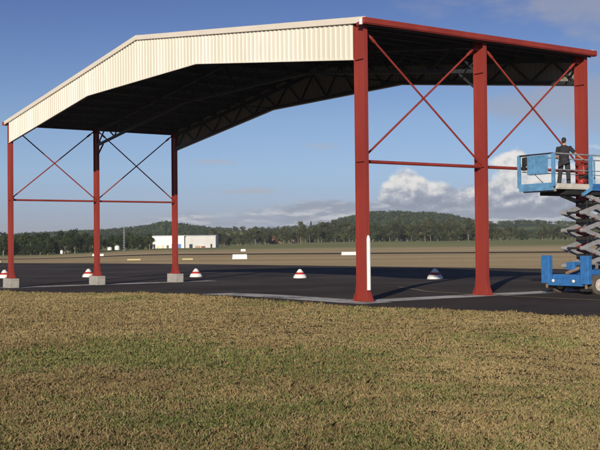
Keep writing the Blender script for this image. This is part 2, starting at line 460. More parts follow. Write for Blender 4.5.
# barge boards
for Y, nm in ((-.17, 'barge_board'), (D_+.17, 'barge_board')):
    bb = MB()
    for xe in (.45, -W_-.45):
        z0 = roofz(xe); n_ = Vector((XR, Y, ZR-.07)); e_ = Vector((xe, Y, z0-.07))
        bb.bar(n_, e_, .06, .20)
    bb.build(nm, M['barge'], hangar, bevel=.006)
# red eave beams outside the roof edge
for X in (.5, -W_-.5):
    eb = MB(); eb.box((X, D_/2, roofz(.5)-.09), (.10, D_+.56, .17)); eb.box((X-.0+(-.05 if X > 0 else .05), D_/2, roofz(.5)-.19), (.14, D_+.56, .03))
    eb.build('eave_gutter', M['red'], hangar, bevel=.006)
    eg = MB(); sgn = -1 if X > 0 else 1
    eg.box((X+sgn*.16, D_/2, roofz(.3)-.215), (.04, D_+.3, .07)); eg.box((X+sgn*.14, D_/2, roofz(.3)-.255), (.06, D_+.3, .01))
    eg.build('eave_purlin', M['darksteel'], hangar)
# outlet stub with a pale end at the front corner
ob = MB(); ob.bar((.12, -.2, 8.74), (.40, -.28, 8.74), .10); ob.build('gutter_outlet', M['red'], hangar)
oc = MB(); oc.tube([(.40, -.30, 8.68), (.40, -.30, 8.86)], .055, 10); oc.build('outlet_cap', M['white'], hangar)
# side bracing: struts and crossed rods
ZS = 4.44
for X in (0.0, -W_):
    for k in range(2):
        y0, y1 = D_/2*k, D_/2*(k+1)
        st_ = MB(); st_.tube([(X, y0+.012, ZS), (X, y1-.012, ZS)], .055, 12); st_.build('strut', M['red'], hangar, smooth=False)
        for ya, yb, off in ((y0, y1, .045), (y1, y0, -.045)):
            s_ = 1 if yb > ya else -1
            A_ = Vector((X+off, ya+s_*.05, 8.66)); B_ = Vector((X+off, yb-s_*.05, ZS+.08))
            rd = MB(); rd.tube([A_, B_], .034, 10)
            d_ = (B_-A_).normalized()
            rd.tube([A_+d_*.35, A_+d_*.40, A_+d_*.62, A_+d_*.67], [.036, .052, .052, .036], 10)   # turnbuckle
            rd.build('brace_rod', M['red'], hangar)
            for gy, gz, gl in ((ya+s_*.115, 8.60, .26), (yb-s_*.115, ZS+.08, .26)):
                gs = MB(); gs.box((X+off*.4, gy, gz), (.018, .20, gl)); gs.build('gusset', M['red'], hangar)
# knee brackets from posts to truss
for X, s_ in ((0.0, -1), (-W_, 1)):
    for Y in (D_/2,):
        kb = MB(); kb.bar((X+s_*.25, Y, 7.2), (X+s_*1.0, Y, 7.78), .07); kb.bar((X+s_*.25, Y, 8.1), (X+s_*.8, Y, 7.85), .05)
        kb.build('knee_bracket', M['truss'], hangar)

# ------------------------------------------------------------------ gable-cone markers
def cone_marker():
    root = empty('cone_marker')
    a = MB(); a.lathe([(.34, 0), (.345, .03), (.33, .10), (.262, .215)], 32); a.build('base_band', M['white'], root, smooth=False)
    a = MB(); a.lathe([(.262, .216), (.185, .33)], 32); a.build('middle_band', M['whitered'], root)
    a = MB(); a.lathe([(.185, .331), (.12, .44), (.075, .50), (.03, .525)], 32); a.build('top_band', M['white'], root)
    return root
cl = ['red and white cone marker just left of the far left hangar post', 'red and white cone marker left of the second post in the left row',
      'small red and white cone marker partly shaded beside the last post of the left row', 'red and white cone marker in open sunlight midway between the post rows',
      'red and white cone marker in roof shadow between the two nearest right posts']
cp = [(4.5, 278.3, 1.0), (88.5, 277.3, 1), (196, 277.2, 1), (300, 278.3, 1), (435, 279.4, 1.06)]
c0 = cone_marker()
def ground_at(x, y):
    r = ROT @ Vector((x-300, 225-y, -F)); b_ = 20
    for _ in range(60):
        a_ = r.x/r.y*b_; b_ = .5*b_+.5*(CAMZ-h(a_, b_))/(-r.z/r.y)
    return r.x/r.y*b_, b_
for i, (x, y, s_) in enumerate(cp):
    o = c0 if i == 0 else copy_tree(c0)
    a_, b_ = ground_at(x, y); o.location = (a_, b_, h(a_, b_)+.02); o.scale = (s_*1.32, s_*1.32, s_*1.15)
    tag(o, cl[i], 'cone marker', 'red and white cone markers on the apron')
    print('cone', i, a_, b_)

# ------------------------------------------------------------------ runway edge boards
def edge_box(x, b_, w, hh, mat, label, group, name='runway_marker'):
    a_ = px(x, b_); m_ = MB()
    m_.add([(-w/2, -.35, 0), (w/2, -.35, 0), (w/2, .35, 0), (-w/2, .35, 0), (-w/2+.05, -.12, hh), (w/2-.05, -.12, hh), (w/2-.05, .12, hh), (-w/2+.05, .12, hh)],
           [(3, 2, 1, 0), (4, 5, 6, 7), (0, 1, 5, 4), (1, 2, 6, 5), (2, 3, 7, 6), (3, 0, 4, 7)])
    o = m_.build(name, mat, loc=(a_, b_, h(a_, b_)))
    tag(o, label, 'runway marker', group); return o
G1 = 'white and yellow markers along the runway edge'
edge_box(239.5, 152, 2.15, .68, M['white'], 'large white wedge marker on the tan grass right of centre-left post row', G1)
edge_box(349, 184, 2.8, .55, M['white'], 'white wedge marker seen just left of the nearest red post', G1)
edge_box(243, 275, 1.3, .6, M['white'], 'small white marker beyond the runway above the large white one', G1)
edge_box(98, 236, 2.6, .5, M['white'], 'white marker beyond the runway behind the second left post', G1)
edge_box(187.5, 150, 1.6, .2, M['yellow'], 'low yellow marker on tan grass right of the third left post', G1)
edge_box(134, 152, 2.0, .2, M['yellow'], 'low yellow marker on tan grass between second and third left posts', G1)
edge_box(-4, 155, 1.6, .2, M['yellow'], 'low yellow marker at the far left edge of the tan grass', G1)

# ------------------------------------------------------------------ far buildings
def building(x0, x1, b_, hh, depth, label, cat, wall, roofm, rise=.8, doors=()):
    a0, a1 = px(x0, b_), px(x1, b_); w = a1-a0; gz = min(h(a0, b_), h(a1, b_))-.1
    root = empty('airfield_shed', ((a0+a1)/2, b_+depth/2, gz)); tag(root, label, cat)
    m_ = MB(); m_.box((0, 0, hh/2), (w, depth, hh)); m_.build('wall', wall, root)
    m_ = MB(); y = depth/2+.3; x = w/2+.3
    m_.add([(-x, -y, hh+.0), (x, -y, hh), (x, 0, hh+rise), (-x, 0, hh+rise), (x, y, hh), (-x, y, hh), (-x, -y, hh+.15), (x, -y, hh+.15), (x, 0, hh+rise+.15), (-x, 0, hh+rise+.15), (x, y, hh+.15), (-x, y, hh+.15)],
           [(6, 7, 8, 9), (9, 8, 10, 11), (0, 1, 7, 6), (4, 5, 11, 10), (1, 2, 8, 7), (2, 4, 10, 8), (3, 0, 6, 9), (5, 3, 9, 11), (0, 3, 2, 1), (3, 5, 4, 2)])
    m_.build('roof', roofm, root)
    for dx, dw, dh, mt in doors:
        m_ = MB(); m_.box((-w/2+dx*w, -depth/2-.03, dh/2+.02), (dw, .08, dh)); m_.build('door', mt, root)
    return root
building(152.3, 184, 470, 5.6, 18, 'bright white metal shed with dark doors, left half of the pair beyond the runway', 'building', M['white'], M['white'], .3,
         [(.17, 1.1, 1.3, M['yellow']), (.33, 1.2, 1.5, M['yellow']), (.48, 1.0, 1.5, M['darksteel']), (.66, 1.5, 2.0, M['glass']), (.85, 1.6, 2.0, M['blue']), (.06, .8, 2, M['glass'])])
building(184.6, 215.5, 471.5, 5.5, 16, 'pale grey metal shed joined to the right of the white shed', 'building', M['greywall'], M['greywall'], .3,
         [(.2, 1.5, 1.8, M['glass']), (.42, 2.4, 1.0, M['orange']), (.60, 1.8, .9, M['brickred']), (.86, .8, 1.8, M['glass'])])
building(272, 282, 640, 3.2, 8, 'low house with red roof among the trees left of centre', 'building', M['brickred'], M['brickred'], 1.6, [(.3, 1, 2, M['glass'])])
building(401, 408, 655, 2.6, 8, 'low pale roofed shed among the trees behind the nearest posts', 'building', M['palewall'], M['white'], 1.0, [(.3, 1, 2, M['glass'])])
building(291, 295, 650, 2.6, 7, 'small dark red cottage beside the red roofed house', 'building', M['brickred'], M['brickred'], 1.2, [(.3, .8, 1.8, M['glass'])])
for x, b_, w_, h_, lab in ((109.5, 395, 1.8, 1.2, 'round white tank left of its twin below the left trees'), (117, 392, 1.9, 1.6, 'taller round white tank beside the lattice mast')):
    m_ = MB(); m_.lathe([(w_/2, 0), (w_/2, h_*.8), (w_*.3, h_), (.05, h_*1.08)], 20)
    a_ = px(x, b_); o = m_.build('white_tank', M['white'], loc=(a_, b_, h(a_, b_)+.5)); tag(o, lab, 'tank', 'white tanks beyond the runway')
m_ = MB(); m_.lathe([(.5, 0), (.55, .5), (.55, 1.1), (.2, 1.4)], 14); a_ = px(61.5, 380); o = m_.build('white_tank', M['white'], loc=(a_, 380, h(a_, 380)+.2)); tag(o, 'tiny white tank below the dense trees at far left', 'tank')
# mast
a_ = px(124, 385); mast = empty('lattice_mast', (a_, 385, h(a_, 385))); tag(mast, 'thin grey lattice mast standing before the left trees', 'mast')
m_ = MB()
for sx_, sy_ in ((-1, -1), (1, -1), (0, 1)): m_.bar((sx_*.35, sy_*.35, 0), (sx_*.18, sy_*.18, 9), .11)
m_.build('leg_frame', M['darksteel'], mast)
m_ = MB()
for k in range(10):
    z = k*.9; w_ = .35-.017*k*.9*1.1
    m_.bar((-w_, -w_, z), (w_, -w_, z+.8), .07); m_.bar((w_, -w_, z), (0, w_, z+.8), .07); m_.bar((0, w_, z), (-w_, -w_, z+.8), .07)
m_.build('lattice', M['steel'], mast)
# fence of posts along the far side
# ------------------------------------------------------------------ scissor lift
LH = math.atan2(HY.y, HY.x)                    # its long side runs with the row of posts
LO = OR + HY*(D_/2)                            # foot of the middle right post
lift = empty('scissor_lift', (LO.x, LO.y, .0), LH)
tag(lift, 'blue scissor lift with grey folding arms raised beside the right hand post', 'scissor lift')
# local frame: +x along the lift, -y towards the camera ("o" metres out from the row of posts)
PB, PL = M['paleblue'], M['blue']
c0x, c1x, yo0, yo1 = 2.5, 5.75, -.42, -2.50
m_ = MB(); yc = (yo0+yo1)/2
m_.box(((c0x+c1x)/2, yc, .56), (c1x-c0x-.3, 1.35, .26)); m_.box(((c0x+c1x)/2+.2, yc, .76), (c1x-c0x-1.2, 1.0, .15))
m_.build('chassis', PL, lift, bevel=.02)
for xx in (c0x+.07, c1x-.07):
    m_ = MB(); m_.box((xx, yc, .42), (.16, 1.5, .24)); m_.build('end_beam', PL, lift, bevel=.015)
for y in (yc+.48, yc-.42):
    m_ = MB(); m_.ellipsoid((c0x-.04, y, .47), (.04, .06, .06)); m_.build('lamp', M['white'], lift, smooth=True)
# outrigger housings at the corners
for xx in (c0x+.08, c1x-.08):
    for y in (yo0-.17, yo1+.17):
        m_ = MB(); m_.box((xx, y, .86), (.20, .36, .98)); o = m_.build('outrigger_housing', PL, lift, bevel=.02)
        m_ = MB(); m_.lathe([(.05, .22), (.05, .4)], 12, (xx, y, 0)); m_.build('outrigger_ram', M['rust'], o)
        m_ = MB(); m_.box((xx, y, .17), (.26, .34, .10)); m_.build('outrigger_foot', M['black'], o, bevel=.02)
m_ = MB(); m_.box((c0x+.0, yo1+.13, 1.23), (.012, .12, .14)); m_.build('warning_sticker', M['white'], lift)
# side trays
for y, s_ in ((yc-.72, -1), (yc+.72, 1)):
    m_ = MB(); m_.box(((c0x+c1x)/2+.35, y+s_*.16, .74), (1.1, .34, .46)); m_.build('side_tray', PL, lift, bevel=.03)
for xx in (c0x+.62, c1x-.62):
    for y in (yc-.86, yc+.86):
        r_ = .34; yy = y
        m_ = MB(); m_.lathe([(r_-.06, -.13), (r_-.01, -.115), (r_, -.08), (r_, .08), (r_-.01, .115), (r_-.06, .13)], 32)
        w = m_.build('wheel', M['tyre'], lift, smooth=False); w.rotation_euler = (R(90), 0, 0); w.location = (xx, yy, r_)
        m_ = MB(); m_.lathe([(.20, -.134), (.20, .134)], 24); m_.lathe([(.07, -.16), (.07, .16)], 12); m_.build('rim', M['deckcream'], w)
m_ = MB(); m_.box(((c0x+c1x)/2, yc, .30), (2.2, .9, .18)); m_.build('axle_frame', M['black'], lift)
m_ = MB(); m_.tube([(c0x+.25, yc+.15, .72), (c0x+.62, yc-.35, .98)], .06, 10); m_.build('levelling_ram', M['rust'], lift)
m_ = MB(); m_.box((c0x+.5, yc+.05, .98), (.3, .34, .28)); m_.build('battery_box', PL, lift, bevel=.02)
# scissor arms: four stages
sx0, sx1 = 3.02, 5.35
zz = [.98, 1.60, 2.22, 2.84, 3.46]
for k in range(4):
    for y, s_ in ((yc-.42, 1), (yc+.42, -1)):
        for a_, b_, dy in (((sx0, zz[k]), (sx1, zz[k+1]), .055), ((sx1, zz[k]), (sx0, zz[k+1]), -.055)):
            m_ = MB(); m_.bar((a_[0], y+dy*s_, a_[1]), (b_[0], y+dy*s_, b_[1]), .07, .15)
            m_.build('scissor_arm', M['greysteel'], lift, bevel=.012)
for k in range(5):
    for xx in (sx0, sx1):
        m_ = MB(); m_.tube([(xx, yc-.52, zz[k]), (xx, yc+.52, zz[k])], .038, 12); m_.build('pivot_pin', M['truss'], lift)
        for yy in (yc-.42, yc+.42):
            m_ = MB(); m_.tube([(xx, yy-.12, zz[k]), (xx, yy+.12, zz[k])], .075, 14); m_.build('arm_boss', M['greysteel'], lift, bevel=.01)
    if k < 4:
        m_ = MB(); m_.tube([((sx0+sx1)/2, yc-.55, (zz[k]+zz[k+1])/2), ((sx0+sx1)/2, yc+.55, (zz[k]+zz[k+1])/2)], .06, 12); m_.build('pivot_pin', M['steel'], lift)
        m_ = MB(); m_.box((sx0+.48, yc-.1, (zz[k]+zz[k+1])/2+.04), (.16, .7, .14)); m_.build('cross_member', M['black'], lift, bevel=.02)
        m_ = MB(); m_.box((sx0+.42, yc-.55, (zz[k]+zz[k+1])/2+.12), (.04, .05, .05)); m_.build('red_cap', M['red'], lift)
m_ = MB(); m_.tube([(sx0+.5, yc, 1.0), (sx1-.4, yc, 2.0)], .07, 12); m_.tube([(sx0+.5, yc, 2.3), (sx1-.4, yc, 3.1)], .06, 12); m_.build('ram', M['steel'], lift)
m_ = MB(); m_.tube([(sx0+.33, yc-.3, .9), (sx0+.28, yc-.32, 1.5), (sx0+.4, yc-.3, 2.1), (sx0+.28, yc-.32, 2.7), (sx0+.36, yc-.3, 3.3)], .022, 8); m_.build('hose', M['black'], lift)
# platform
ex0, dx0, dx1 = 1.32, 1.46, 6.45; y0p, y1p = -.52, -2.06; DZ = 3.72
m_ = MB(); m_.box(((dx0+dx1)/2, (y0p+y1p)/2, 3.665), (dx1-dx0, y0p-y1p, .09)); m_.build('deck', M['deckcream'], lift, bevel=.008)
m_ = MB(); m_.box(((dx0+dx1)/2+.3, (y0p+y1p)/2-.1, 3.53), (dx1-dx0-.6, 1.2, .17)); m_.build('deck_frame', M['black'], lift)
m_ = MB(); m_.box((dx0+.03, (y0p+y1p)/2, 3.60), (.06, y0p-y1p-.1, .12)); m_.build('deck_edge', M['greysteel'], lift)
# extension toe boards (pale blue, deep)
m_ = MB(); m_.box((ex0, (y0p+y1p)/2, 3.70), (.04, y0p-y1p, .26)); m_.build('toe_board', PB, lift, bevel=.006)
for y in (y0p, y1p):
    m_ = MB(); m_.box(((dx0+3.16)/2, y+(.0), 3.735), (3.16-dx0-.06, .03, .15)); m_.build('toe_board', M['deckcream'], lift, bevel=.006)
    m_ = MB(); m_.box(((3.28+dx1)/2, y, 3.71), (dx1-3.28, .035, .24)); m_.build('toe_board', PL, lift, bevel=.006)
m_ = MB(); m_.box((dx1, (y0p+y1p)/2, 3.71), (.035, y0p-y1p-.04, .24)); m_.build('toe_board', PL, lift, bevel=.006)
m_ = MB(); m_.bar((3.22, y1p-.03, 3.66), (2.75, y1p-.02, 3.44), .08, .10); m_.build('support_bracket', PB, lift)
TZ = 4.82
def post(x, y, w=.05, mat=PB, z0=3.7, z1=TZ):
    m_ = MB(); m_.box((x, y, (z0+z1)/2), (w, w, z1-z0)); m_.build('rail_post', mat, lift, bevel=.006)
for x, w in ((ex0, .10), (5.3, .05), (dx1, .08)):
    for y in (y0p, y1p): post(x, y, w, PB)
post(3.22, y1p, .11, PB); post(3.9, y0p, .05, PB)
RG = M['greysteel']
def rail(p_, q_, r_=.022, mat=RG):
    m_ = MB(); m_.tube([p_, q_], r_, 10); m_.build('guard_rail', mat, lift, smooth=False)
for z in (TZ, 4.27):
    for y in (y0p, y1p):
        if z == TZ: rail((ex0, y, z), (dx1, y, z), .026)
        else: rail((dx0 if z == 4.5 else dx0, y, z), (dx1, y, z), .018 if z < 4.4 else .016)
    rail((dx1, y0p, z), (dx1, y1p, z))
rail((ex0, y0p, TZ), (ex0, y1p, TZ), .026, M['black']); 
# pale blue sheet hung on the end rail
m_ = MB(); m_.box((ex0+.0, -1.36, 4.46), (.03, .92, .64)); m_.build('end_panel', PB, lift, bevel=.01)
m_ = MB(); m_.box((ex0+.02, -.80, 4.60), (.16, .20, .30)); m_.box((ex0+.0, -.74, 4.40), (.10, .10, .20)); m_.build('control_box', M['black'], lift, bevel=.015)
m_ = MB(); m_.tube([(ex0+.05, -1.0, 4.30), (ex0+.05, -1.55, 3.84)], .012, 8); m_.build('stay_cable', M['black'], lift)
m_ = MB(); m_.tube([(ex0+.04, -.95, 4.14), (ex0+.04, -2.0, 4.14)], .012, 8); m_.build('panel_clip', M['black'], lift)

def lw(x, y, z): v = Matrix.Rotation(LH, 3, 'Z') @ Vector((x, y, z)); return Vector((LO.x+v.x, LO.y+v.y, z))
# red machine standing on the deck
mc = empty('portable_compressor', lw(3.50, -1.50, 3.715), LH+.2); tag(mc, 'red and black portable machine standing on the lift deck beside the worker', 'machine')
m_ = MB(); m_.box((0, 0, .07), (.42, .36, .14)); m_.box((.05, 0, .38), (.26, .28, .16)); m_.build('frame', M['black'], mc, bevel=.02)
m_ = MB(); m_.tube([(-.24, 0, .17), (-.20, 0, .18), (.20, 0, .36), (.24, 0, .37)], [.07, .11, .11, .07], 18); m_.build('tank', M['redplastic'], mc, smooth=False)
m_ = MB(); m_.box((0, 0, .62), (.36, .30, .34), taper=(.86, .86)); m_.build('housing', M['red'], mc, bevel=.05)
m_ = MB(); m_.box((.02, -.156, .60), (.2, .012, .14)); m_.build('vent_panel', M['black'], mc)
m_ = MB(); m_.tube([(-.14, 0, .78), (-.14, 0, .88), (.14, 0, .88), (.14, 0, .78)], .016, 8); m_.build('carry_handle', M['black'], mc)

# ------------------------------------------------------------------ the worker
pp = lw(2.80, -1.25, 3.72)
man = empty('person', pp, R(-28)); tag(man, 'worker in dark shirt and trousers standing on the raised lift platform, right arm reaching out', 'person')
# local: +y forward (faces away from the camera), +x his right
sh, el, wr = Vector((.20, 0, 1.40)), Vector((.37, .10, 1.19)), Vector((.56, .22, 1.02))
shl, ell, wrl = Vector((-.20, 0, 1.40)), Vector((-.265, .05, 1.12)), Vector((-.16, .24, .98))
hipR, knR, anR = Vector((.10, 0, .92)), Vector((.135, .03, .50)), Vector((.155, -.01, .09))
hipL, knL, anL = Vector((-.10, 0, .92)), Vector((-.15, .03, .50)), Vector((-.19, -.02, .09))
b = MB()
loft_sections(b, [(z, [(rx*math.cos(t*math.pi/12), ry*math.sin(t*math.pi/12)) for t in range(24)]) for z, rx, ry in ((.88, .15, .10), (1.05, .14, .095), (1.25, .16, .10), (1.38, .17, .095), (1.44, .10, .075), (1.47, .06, .055))])
b.tube([(0, 0, 1.42), (0, .01, 1.50), (0, .02, 1.56)], [.065, .055, .055], 14)                      # neck
b.ellipsoid((0, .025, 1.645), (.074, .092, .112)); b.ellipsoid((0, .07, 1.585), (.05, .05, .045))        # skull, jaw
b.tube([(0, .11, 1.655), (0, .132, 1.625), (0, .115, 1.615)], [.008, .016, .012], 10)               # nose
b.ellipsoid((0, .112, 1.588), (.024, .012, .008))                                                   # lips
for s_ in (-1, 1): b.ellipsoid((s_*.076, .02, 1.635), (.012, .022, .032))                           # ears
b.tube([shl+Vector((.06, 0, 0)), Vector((0, 0, 1.41)), sh-Vector((.06, 0, 0))], [.055, .065, .055], 14)
for a_, e_, w_ in ((sh, el, wr), (shl, ell, wrl)):
    b.tube([a_+Vector((0, 0, .01)), a_.lerp(e_, .5), e_], [.058, .05, .04], 14); b.tube([e_, e_.lerp(w_, .35), w_], [.041, .042, .027], 14)
    d_ = (w_-e_).normalized(); sd = d_.cross(Vector((0, 0, 1))).normalized()
    if sd.dot(Vector((0, 1, 0))) < 0 and a_ is sh: sd = -sd
    palm = w_+d_*.055
    b.tube([w_, w_+d_*.03, w_+d_*.09], [.026, .032, .034], 12)
    for k, ln in enumerate((.068, .078, .072, .056)):
        o_ = w_+d_*.085+sd*(.024-.016*k)
        b.tube([o_, o_+d_*ln*.5+Vector((0, 0, -.008)), o_+d_*ln*.85+Vector((0, 0, -.028))], [.0092, .0086, .007], 8)
    o_ = w_+d_*.03+sd*.026
    b.tube([o_, o_+sd*.028+d_*.022, o_+sd*.032+d_*.052], [.011, .010, .008], 8)
for a_, k_, n_ in ((hipR, knR, anR), (hipL, knL, anL)):
    b.tube([a_, a_.lerp(k_, .5), k_], [.088, .075, .055], 14); b.tube([k_, k_.lerp(n_, .35), n_], [.055, .056, .038], 14)
    b.tube([n_, n_+Vector((0, .06, -.045)), n_+Vector((0, .15, -.06))], [.04, .038, .026], 10)
b.build('body', M['skin'], man, remesh=.0065)
c = MB()   # shirt with short sleeves
vs = []
for z, rx, ry in ((.86, .185, .13), (.98, .175, .125), (1.12, .175, .128), (1.28, .20, .138), (1.38, .205, .13), (1.445, .16, .105), (1.49, .085, .08)):
    vs.append((z, [(rx*math.cos(t*math.pi/12), ry*math.sin(t*math.pi/12)) for t in range(24)]))
loft_sections(c, vs)
for a_, e_ in ((sh, el), (shl, ell)):
    c.ellipsoid(a_+Vector((0, 0, -.02)), (.074, .078, .08)); c.tube([a_-(e_-a_)*.1, a_.lerp(e_, .4), a_.lerp(e_, .82)], [.075, .073, .068], 16)
c.build('shirt', M['shirt'], man, remesh=.009)
c = MB(); vs = []
for z, rx, ry in ((.80, .17, .125), (.88, .18, .125), (1.0, .17, .12)):
    vs.append((z, [(rx*math.cos(t*math.pi/12), ry*math.sin(t*math.pi/12)) for t in range(24)]))
loft_sections(c, vs)
for a_, k_, n_ in ((hipR, knR, anR), (hipL, knL, anL)):
    c.tube([a_+Vector((0, 0, .02)), a_.lerp(k_, .5), k_, k_.lerp(n_, .5), n_+Vector((0, 0, -.02))], [.103, .092, .076, .073, .070], 18)
c.build('trousers', M['trouser'], man, remesh=.009)
c = MB(); c.lathe([(1, 0), (1, 1)], 4); c = MB(); vs = []
for z, rx, ry in ((.965, .186, .136), (1.005, .186, .136)):
    vs.append((z, [(rx*math.cos(t*math.pi/12), ry*math.sin(t*math.pi/12)) for t in range(24)]))
loft_sections(c, vs); c.build('belt', M['black'], man)
for n_ in (anR, anL):
    c = MB(); c.tube([n_+Vector((0, -.03, .02)), n_+Vector((0, -.01, -.03))], [.056, .055], 14); c.ellipsoid(n_+Vector((0, .07, -.045)), (.052, .145, .045)); c.box(n_+Vector((0, .06, -.078)), (.09, .26, .022))
    c.build('shoe', M['black'], man, remesh=.008)
c = MB(); c.ellipsoid((0, .008, 1.675), (.083, .098, .098)); c.ellipsoid((0, -.045, 1.63), (.066, .052, .065)); c.build('hair', M['hair'], man, remesh=.008)
for s_ in (-1, 1):
    c = MB(); c.ellipsoid((s_*.03, .110, 1.65), (.012, .008, .008)); c.build('eye', M['black'], man)

# ------------------------------------------------------------------ foliage helpers
def leaf_cloud(cent, rad, count, size, squash=.8):
    """cent (k,3), rad (k,), leaf quads inside the shells of the clumps"""
    k = len(cent); idx = rng.integers(0, k, count)
    d = rng.normal(size=(count, 3)); d /= np.linalg.norm(d, axis=1)[:, None]
    r = rad[idx]*rng.uniform(.45, 1.08, count)
    P = cent[idx]+d*r[:, None]*np.array([1, 1, squash])
    nrm = d+rng.normal(size=(count, 3))*.55; nrm /= np.linalg.norm(nrm, axis=1)[:, None]
    a = np.cross(nrm, rng.normal(size=(count, 3))); a /= np.linalg.norm(a, axis=1)[:, None]; b2 = np.cross(nrm, a)
    s1 = size*rng.uniform(.5, 1.2, count)[:, None]; s2 = size*rng.uniform(.4, .9, count)[:, None]
    Q = np.stack([P-a*s1-b2*s2*.4, P-b2*s2, P+a*s1+b2*s2*.2, P+b2*s2], 1)
    return Q.reshape(-1, 3), idx
def crown_mesh(cent, rad, count, size, cols, squash=.8, name='crown'):
    V, idx = leaf_cloud(cent, rad, count, size, squash)
    ck = cols[rng.integers(0, len(cols), len(cent))]*rng.uniform(.75, 1.25, (len(cent), 1))
    t = np.repeat(ck[idx]*rng.uniform(.8, 1.2, (count, 1)), 4, 0)
    return arrays_mesh(name, V, np.arange(count*4), 4, M['leaf'], t)
EUC = np.array([(.085, .100, .048), (.070, .088, .042), (.110, .112, .055), (.060, .070, .036)])
DNS = np.array([(.035, .055, .020), (.045, .070, .022), (.055, .070, .028), (.03, .045, .02)])
PIN = np.array([(.022, .036, .018), (.028, .042, .020)])
def make_tree(kind, seed):
    rnd = random.Random(seed); root = empty('gum_tree' if kind == 'gum' else 'bushy_tree' if kind == 'bushy' else 'pine_tree')
    tr = MB()
    if kind == 'gum':
        Ht = rnd.uniform(10, 13); n = rnd.randint(13, 18); cent = []; rad = []
        lean = rnd.uniform(-.4, .4); fork = Vector((lean, rnd.uniform(-.3, .3), Ht*.38))
        tr.tube([(0, 0, -.4), (lean*.5, 0, Ht*.2), fork], [.28, .22, .18], 8)
        for i in range(n):
            an = i*2.4+rnd.uniform(-.5, .5); rr = rnd.uniform(.6, 3.0); z = Ht*rnd.uniform(.24, .86)
            if i < 2: z = Ht*.92; rr *= .4
            p_ = Vector((fork.x+rr*math.cos(an), fork.y+rr*math.sin(an), z)); cent.append(p_); rad.append(rnd.uniform(1.1, 1.9))
            if i % 3 == 0: tr.tube([fork, fork.lerp(p_, .5)+Vector((0, 0, -.3)), p_], [.13, .08, .03], 6)
        me = crown_mesh(np.array([tuple(c_) for c_ in cent]), np.array(rad), 2300, .30, EUC, .8)
    elif kind == 'bushy':
        Ht = rnd.uniform(7.5, 10); n = rnd.randint(14, 18); cent = []; rad = []
        tr.tube([(0, 0, -.4), (0, 0, Ht*.3), (.1, 0, Ht*.7)], [.3, .24, .08], 8)
        for i in range(n):
            an = i*2.4; z = Ht*rnd.uniform(.12, .85); w_ = math.sin(min(1, (z/Ht+.15))*math.pi)*.9+.5; rr = rnd.uniform(.3, 1)*2.3*w_
            cent.append((rr*math.cos(an), rr*math.sin(an), z)); rad.append(rnd.uniform(1.0, 1.7))
            if i % 3 == 0: tr.tube([(0, 0, z*.4), cent[-1]], [.12, .04], 6)
        me = crown_mesh(np.array(cent), np.array(rad), 2000, .30, DNS, .85)
    else:
        Ht = rnd.uniform(13, 16); cent = []; rad = []
        tr.tube([(0, 0, -.4), (0, 0, Ht*.5), (0, 0, Ht*.95)], [.35, .22, .05], 8)
        for i in range(22):
            z = Ht*(.28+.68*i/21); an = i*2.4; rr = (1-z/Ht)*3.2+.2; cent.append((rr*.6*math.cos(an), rr*.6*math.sin(an), z)); rad.append(.6+(1-z/Ht)*1.5)
        me = crown_mesh(np.array(cent), np.array(rad), 1800, .28, PIN, .6)
    t_ = tr.build('trunk', M['bark'], root); c_ = obj_of(me, 'crown', root)
    return root
protos = {'gum': [make_tree('gum', s_) for s_ in (1, 2, 3, 4, 5)], 'bushy': [make_tree('bushy', s_) for s_ in (11, 12, 13, 14)], 'pine': [make_tree('pine', 21)]}
used = set()
def place_tree(kind, x, b_, sc, label, group, dz=0):
    k = random.randrange(len(protos[kind])); pr = protos[kind][k]
    if (kind, k) not in used: used.add((kind, k)); o = pr
    else: o = copy_tree(pr)
    a_ = px(x, b_); o.location = (a_, b_, h(a_, b_)+dz); o.rotation_euler = (0, 0, random.uniform(0, 6.28)); o.scale = (sc*random.uniform(.9, 1.15), sc*random.uniform(.9, 1.15), sc)
    tag(o, label, 'tree', group)
    return o
LB = 'dark bushy tree crowded among others in the dense stand at far left'
LG = 'tall gum tree with pale trunk in the long row across the field'
n_ = 0
for row, (bb, st_) in enumerate(((392, 9.5), (412, 10.5), (434, 12))):
    x = -60+row*4
    while x < 150:
        sc = random.uniform(.72, 1.02)*(1+.10*row)
        if 100 < x < 152: sc *= .66 if row == 0 else .8
        if row == 0 and 97 < x < 131: x += st_; continue
        place_tree('bushy', x, bb+random.uniform(-7, 7), sc, LB, 'dense trees at far left'); n_ += 1
        x += st_*random.uniform(.7, 1.3)
for row, (bb, st_) in enumerate(((600, 7.4), (622, 6.6), (650, 7.2))):
    x = 212+row*3
    while x < 660:
        sc = random.uniform(.72, 1.05)
        if x < 300: sc *= .80
        if 490 < x < 600: sc *= .72
        if 527 < x < 541 and row < 2 or row == 0 and (268 < x < 286 or 398 < x < 412 or random.random() < .22): x += st_*.6; continue
        kind = 'gum' if random.random() < .8 else 'bushy'
        place_tree(kind, x, bb+random.uniform(-9, 9), sc if kind == 'gum' else sc*1.0, LG if kind == 'gum' else 'dark bushy tree standing in the long gum tree row across the field', 'trees across the field'); n_ += 1
        x += st_*random.uniform(.6, 1.4)
print('trees', n_)

